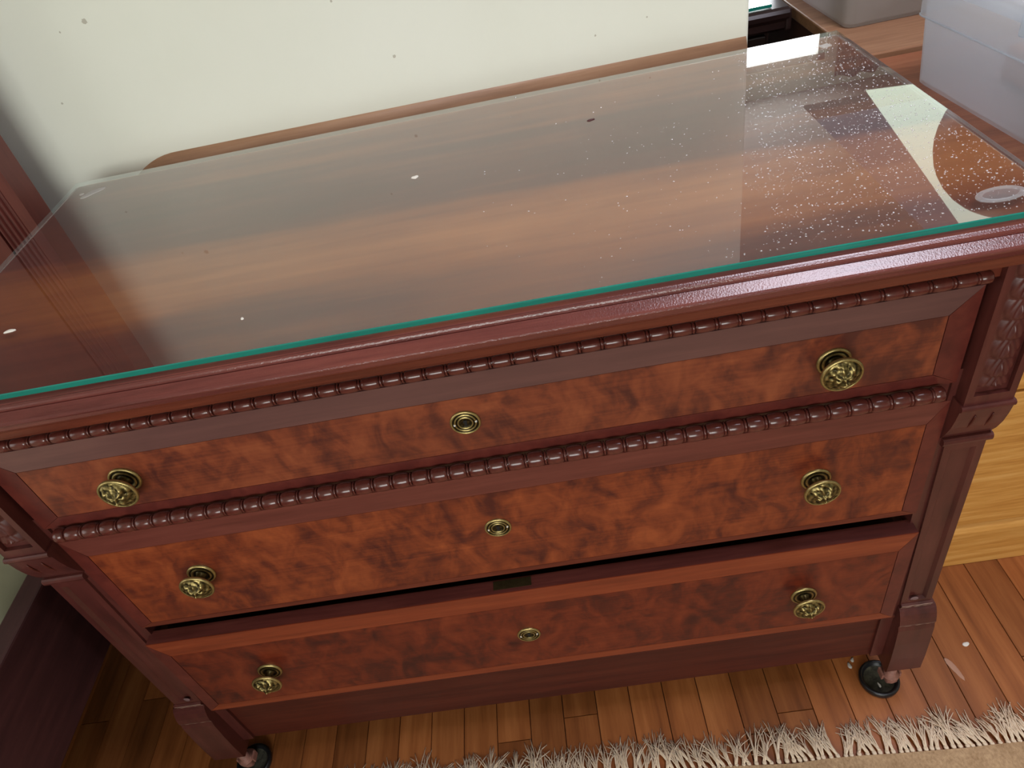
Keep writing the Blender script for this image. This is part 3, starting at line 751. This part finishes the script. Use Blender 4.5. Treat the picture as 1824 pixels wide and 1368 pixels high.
while x < 1.05:
    o = D.objects.new('tassel', rng.choice(TS)); COL.objects.link(o); o.parent = rug
    o.location = Vector((x, redge(x)-.001, FZ))-base; o.rotation_euler = (0, 0, rng.uniform(-.15, .15)+.06); o.scale = (rng.choice((-1, 1)), rng.uniform(.8, 1.2), 1)
    x += rng.uniform(.0075, .0125)

# ------------------------------------------------------------------ bed on the left
bed = thing('bed', 'dark mahogany bed with fluted headboard post and pale green sheet left of the chest', 'bed', (-1.3, -.6, FZ))
m = MB(); px0, px1, py0, py1 = -.674, -.597, .424, .468
m.box(px0, px1, py0+.006, py1, FZ, 1.75)
z0, z1 = FZ, 1.75
m.box(px0, px0+.017, py0, py0+.006, z0, z1); m.box(px1-.017, px1, py0, py0+.006, z0, z1)
nfl = 5; wfl = (px1-px0-.034)/nfl
for k in range(nfl):
    xa = px0+.017+k*wfl
    def fn(u, v, xa=xa): return (xa+wfl*u, py0+.0056-.0048*abs(math.cos(PI*u))**.7*0-.0046*math.sin(PI*u), z0+(z1-z0)*v)
    m.grid(fn, 8, 2)
m.build('headboard_post', M_['bedwood'], bed)
MB().bbox(-2.0, px0, .44, .462, .35, 1.3, .004).build('headboard', M_['bedwood'], bed)
MB().bbox(-.632, -.600, -1.75, .424, .39, .552, .003).build('side_rail', M_['railwood'], bed)
MB().bbox(-2.02, -1.99, -1.75, .424, .39, .552, .003).build('side_rail', M_['railwood'], bed)
MB().bbox(-2.02, -.60, -1.80, -1.75, FZ, .8, .004).build('footboard', M_['bedwood'], bed)
def fn(u, v):
    x = -1.985+1.348*u; y = -1.74+2.16*v; e = min(u, 1-u, v, 1-v)
    return (x, y, .42+.16*min(1, e*18)**.45+.004*math.sin(23*x+5*y)*math.sin(9*y-3*x)+.003*math.sin(41*y+17*x))
MB().grid(fn, 70, 80).build('mattress', M_['sheet'], bed, fix=False)

# ------------------------------------------------------------------ oak cabinets on the right
def oak_cabinet(label, x0, x1, y0, y1, zt, top_mat, knobs):
    t = thing('oak_cabinet', label, 'cabinet', ((x0+x1)/2, (y0+y1)/2, FZ), 'oak cabinets standing back to back')
    MB().box(x0+.004, x1-.004, y0+.020, y1, FZ, zt-.022).build('carcass', M_['carc'], t)
    MB().bbox(x0, x1, y0, y1, zt-.022, zt, .003).build('cabinet_top', top_mat, t)
    MB().bbox(x0+.004, x1-.004, y0+.001, y0+.020, FZ, .112, .002).build('plinth', M_['oak'], t)
    MB().extrude_x([(y0+.02, .112), (y0-.001, .112), (y0-.004, .116), (y0-.004, .122), (y0, .130), (y0+.006, .136), (y0+.02, .138)], x0+.004, x1-.004).build('plinth_moulding', M_['oak'], t)
    for (a, b_) in ((.141, .446), (.452, .735)):
        d = MB().bbox(x0+.006, x1-.006, y0, y0+.02, a, b_, .002).build('drawer_front', M_['oak'], t)
        if knobs: MB().lathe([(.008, 0), (.007, -.012), (.016, -.020), (.017, -.026), (.010, -.031), (0, -.032)], (x0+x1)/2, y0, (a+b_)/2, 'y', 20, cap=False).build('knob', M_['brass'], d)
    return t
oak_cabinet('golden oak cabinet with drawers right of the chest, holding the larger clear bin', .680, 1.45, .187, .678, .76, M_['oak_top'], True)
oak_cabinet('tan oak cabinet behind the golden one, under the smoky bin', .680, 1.45, .702, 1.30, .76, M_['oak_top2'], False)

# ------------------------------------------------------------------ storage bins
def storage_bin(label, cx, cy, zb, wx, wy, h, rz, mat, step, lid):
    t = thing('storage_bin', label, 'bin', (cx, cy, zb), 'storage bins on the oak cabinets'); t.rotation_euler = (0, 0, rz)
    def rr(hx, hy, r, z, seg=5):
        o = []
        for (sx, sy, a0) in ((1, 1, 0), (-1, 1, PI/2), (-1, -1, PI), (1, -1, 1.5*PI)):
            for k in range(seg+1):
                a = a0+PI/2*k/seg; o.append((sx*(hx-r)+r*math.cos(a), sy*(hy-r)+r*math.sin(a), z))
        return o
    hx, hy = wx/2, wy/2; zl = h*step
    L = [(0, .0, .012), (.0, .001, .012), (.004, .006, .014)]
    secs = [rr(hx-.004, hy-.004, .016, .0005), rr(hx, hy, .018, .004), rr(hx+.010*step, hy+.010*step, .02, zl), rr(hx+.010*step+.0055, hy+.010*step+.0055, .022, zl+.002), rr(hx+.013, hy+.013, .022, h), rr(hx+.010, hy+.010, .02, h), rr(hx-.002, hy-.002, .016, .007)]
    n = len(secs[0]); m = MB(); vs = [p for s_ in secs for p in s_]
    m.add(vs, [(i*n+k, i*n+(k+1) % n, (i+1)*n+(k+1) % n, (i+1)*n+k) for i in range(len(secs)-1) for k in range(n)], 0, True)
    m.add(secs[0], [tuple(range(n))]); m.add(secs[-1], [tuple(range(n))])
    def put(mm, name, mat):
        o = D.objects.new(name, mm.mesh(name, mat)); COL.objects.link(o); o.parent = t; return o
    put(m, 'tub', mat)
    ring = secs[3]; m = MB()
    pts = [(p[0]*1.002, p[1]*1.002, p[2]-.001) for p in ring]; pts.append(pts[0])
    m.tube(pts, .0011, 6); put(m, 'step_rim', M_['lid'])
    if lid:
        m = MB(); secs = [rr(hx+.017, hy+.017, .024, h-.011), rr(hx+.018, hy+.018, .024, h+.006), rr(hx+.014, hy+.014, .022, h+.011), rr(hx-.006, hy-.006, .02, h+.011), rr(hx-.010, hy-.010, .018, h+.003)]
        vs = [p for s_ in secs for p in s_]
        m.add(vs, [(i*n+k, i*n+(k+1) % n, (i+1)*n+(k+1) % n, (i+1)*n+k) for i in range(len(secs)-1) for k in range(n)], 0, True)
        m.add(secs[-1], [tuple(range(n))]); put(m, 'lid', M_['lid'])
        m = MB().bbox(-hx-.024, -hx-.0165, -.135, -.022, h-.023, h+.010, .003); put(m, 'latch', M_['lid'])
    return t
BX = storage_bin('clear frosted storage bin with milky lid on the golden oak cabinet', .884, .372, .76, .34, .40, .150, math.radians(3.5), M_['bin'], .645, True)
storage_bin('smoky frosted bin at the back on the tan oak cabinet', .905, 1.03, .76, .40, .38, .22, math.radians(1), M_['bin2'], .8, False)
# things seen through the front bin's wall
mb = MB().lathe([(.0, 0), (.05, .004), (.058, .03), (.058, .09), (.05, .115), (.02, .12), (0, .12)], 0, 0, 0, 'z', 28, cap=False)
solo(MB().lathe([(.0, 0), (.05, .004), (.058, .03), (.058, .09), (.05, .115), (.02, .12), (0, .12)], .795, .285, .768, 'z', 28, cap=False), 'ceramic_jar', M_['white'], (.795, .285, .768), 'round white jar showing through the wall of the frosted bin', 'jar')
solo(MB().bbox(.79, .98, .35, .50, .768, .815, .006), 'brown_box', M_['oak_top'], (.88, .42, .768), 'low brown box lying inside the frosted bin', 'box')

# ------------------------------------------------------------------ dark dresser beyond the wall
dk = thing('dark_dresser', 'dresser coloured nearly black for its backlit shade, with its own glass sheet beyond the wall end', 'dresser', (.2, 1.28, FZ))
DX = .665
MB().box(-.3, DX-.03, 1.03, 1.55, .12, 0.730).build('carcass', M_['darkwood'], dk)
prof = [(1.57, 0.774), (.992, 0.774), (.984, 0.771), (.980, 0.765), (.982, 0.756), (.988, 0.748), (.990, 0.735), (1.000, 0.728), (1.012, 0.724), (1.57, 0.724)]
mb = MB().extrude_x(prof, -.32, DX-.006); mb.bbox(DX-.012, DX, .984, 1.57, 0.730, 0.772, .004)
mb.build('dresser_top', M_['darkwood'], dk)
MB().bbox(-.27, DX-.05, 1.016, 1.03, 0.530, 0.705, .002).build('drawer_front', M_['darkwood'], dk)
MB().bbox(-.27, DX-.05, 1.016, 1.03, 0.330, 0.520, .002).build('drawer_front', M_['darkwood'], dk)
for s_ in (-.28, DX-.06): MB().bbox(s_-.02, s_+.02, 1.01, 1.06, FZ, 0.720, .003).build('corner_post', M_['darkwood'], dk)
mb = MB(); vs = []
for z in (0.775, 0.781): vs += [(-.31, 1.001, z), (DX-.036, 1.001, z), (DX-.036, 1.56, z), (-.31, 1.56, z)]
mb.add(vs, [(0, 3, 2, 1), (4, 5, 6, 7)], 0); mb.add(vs, [(0, 1, 5, 4), (1, 2, 6, 5), (2, 3, 7, 6), (3, 0, 4, 7)], 1)
solo(mb, 'glass_sheet', [M_['glass'], M_['edge']], (.15, 1.28, 0.775), 'second glass sheet with teal edge on the dark dresser beyond the wall', 'glass')

mb = MB()
def fn(u, v): return (1.98+.86*u, 3.80+.028*math.sin(u*44)+.01*math.sin(u*17+2), .12+2.2*v)
mb.grid(fn, 90, 4)
def fn(u, v): return (1.98+.86*u, 3.806+.028*math.sin(u*44)+.01*math.sin(u*17+2), .12+2.2*v)
mb.grid(fn, 90, 4)
solo(mb, 'curtain', M_['bronze'], (2.41, 3.8, .12), 'dark brown curtain beside the far window, mirrored dimly in the glass', 'curtain', fix=False)
# lamp whose dark round globe shows in the glass
LX, LY, LZ = 2.03, 2.14, 2.04
lp = thing('pendant_lamp', 'dark round pendant lamp mirrored in the right end of the glass', 'lamp', (LX, LY, 2.1))
MB().lathe([(max(.0005, .30*math.sin(PI*k/20)), -.30*math.cos(PI*k/20)) for k in range(21)], LX, LY, LZ, 'z', 36, cap=False).build('globe', M_['bronze'], lp)
MB().lathe([(.02, .29), (.02, .312), (.004, .316), (.004, .36)], LX, LY, LZ, 'z', 10).build('rod', M_['bronze'], lp)

for o in D.objects:
    if '_base' in o: del o['_base']
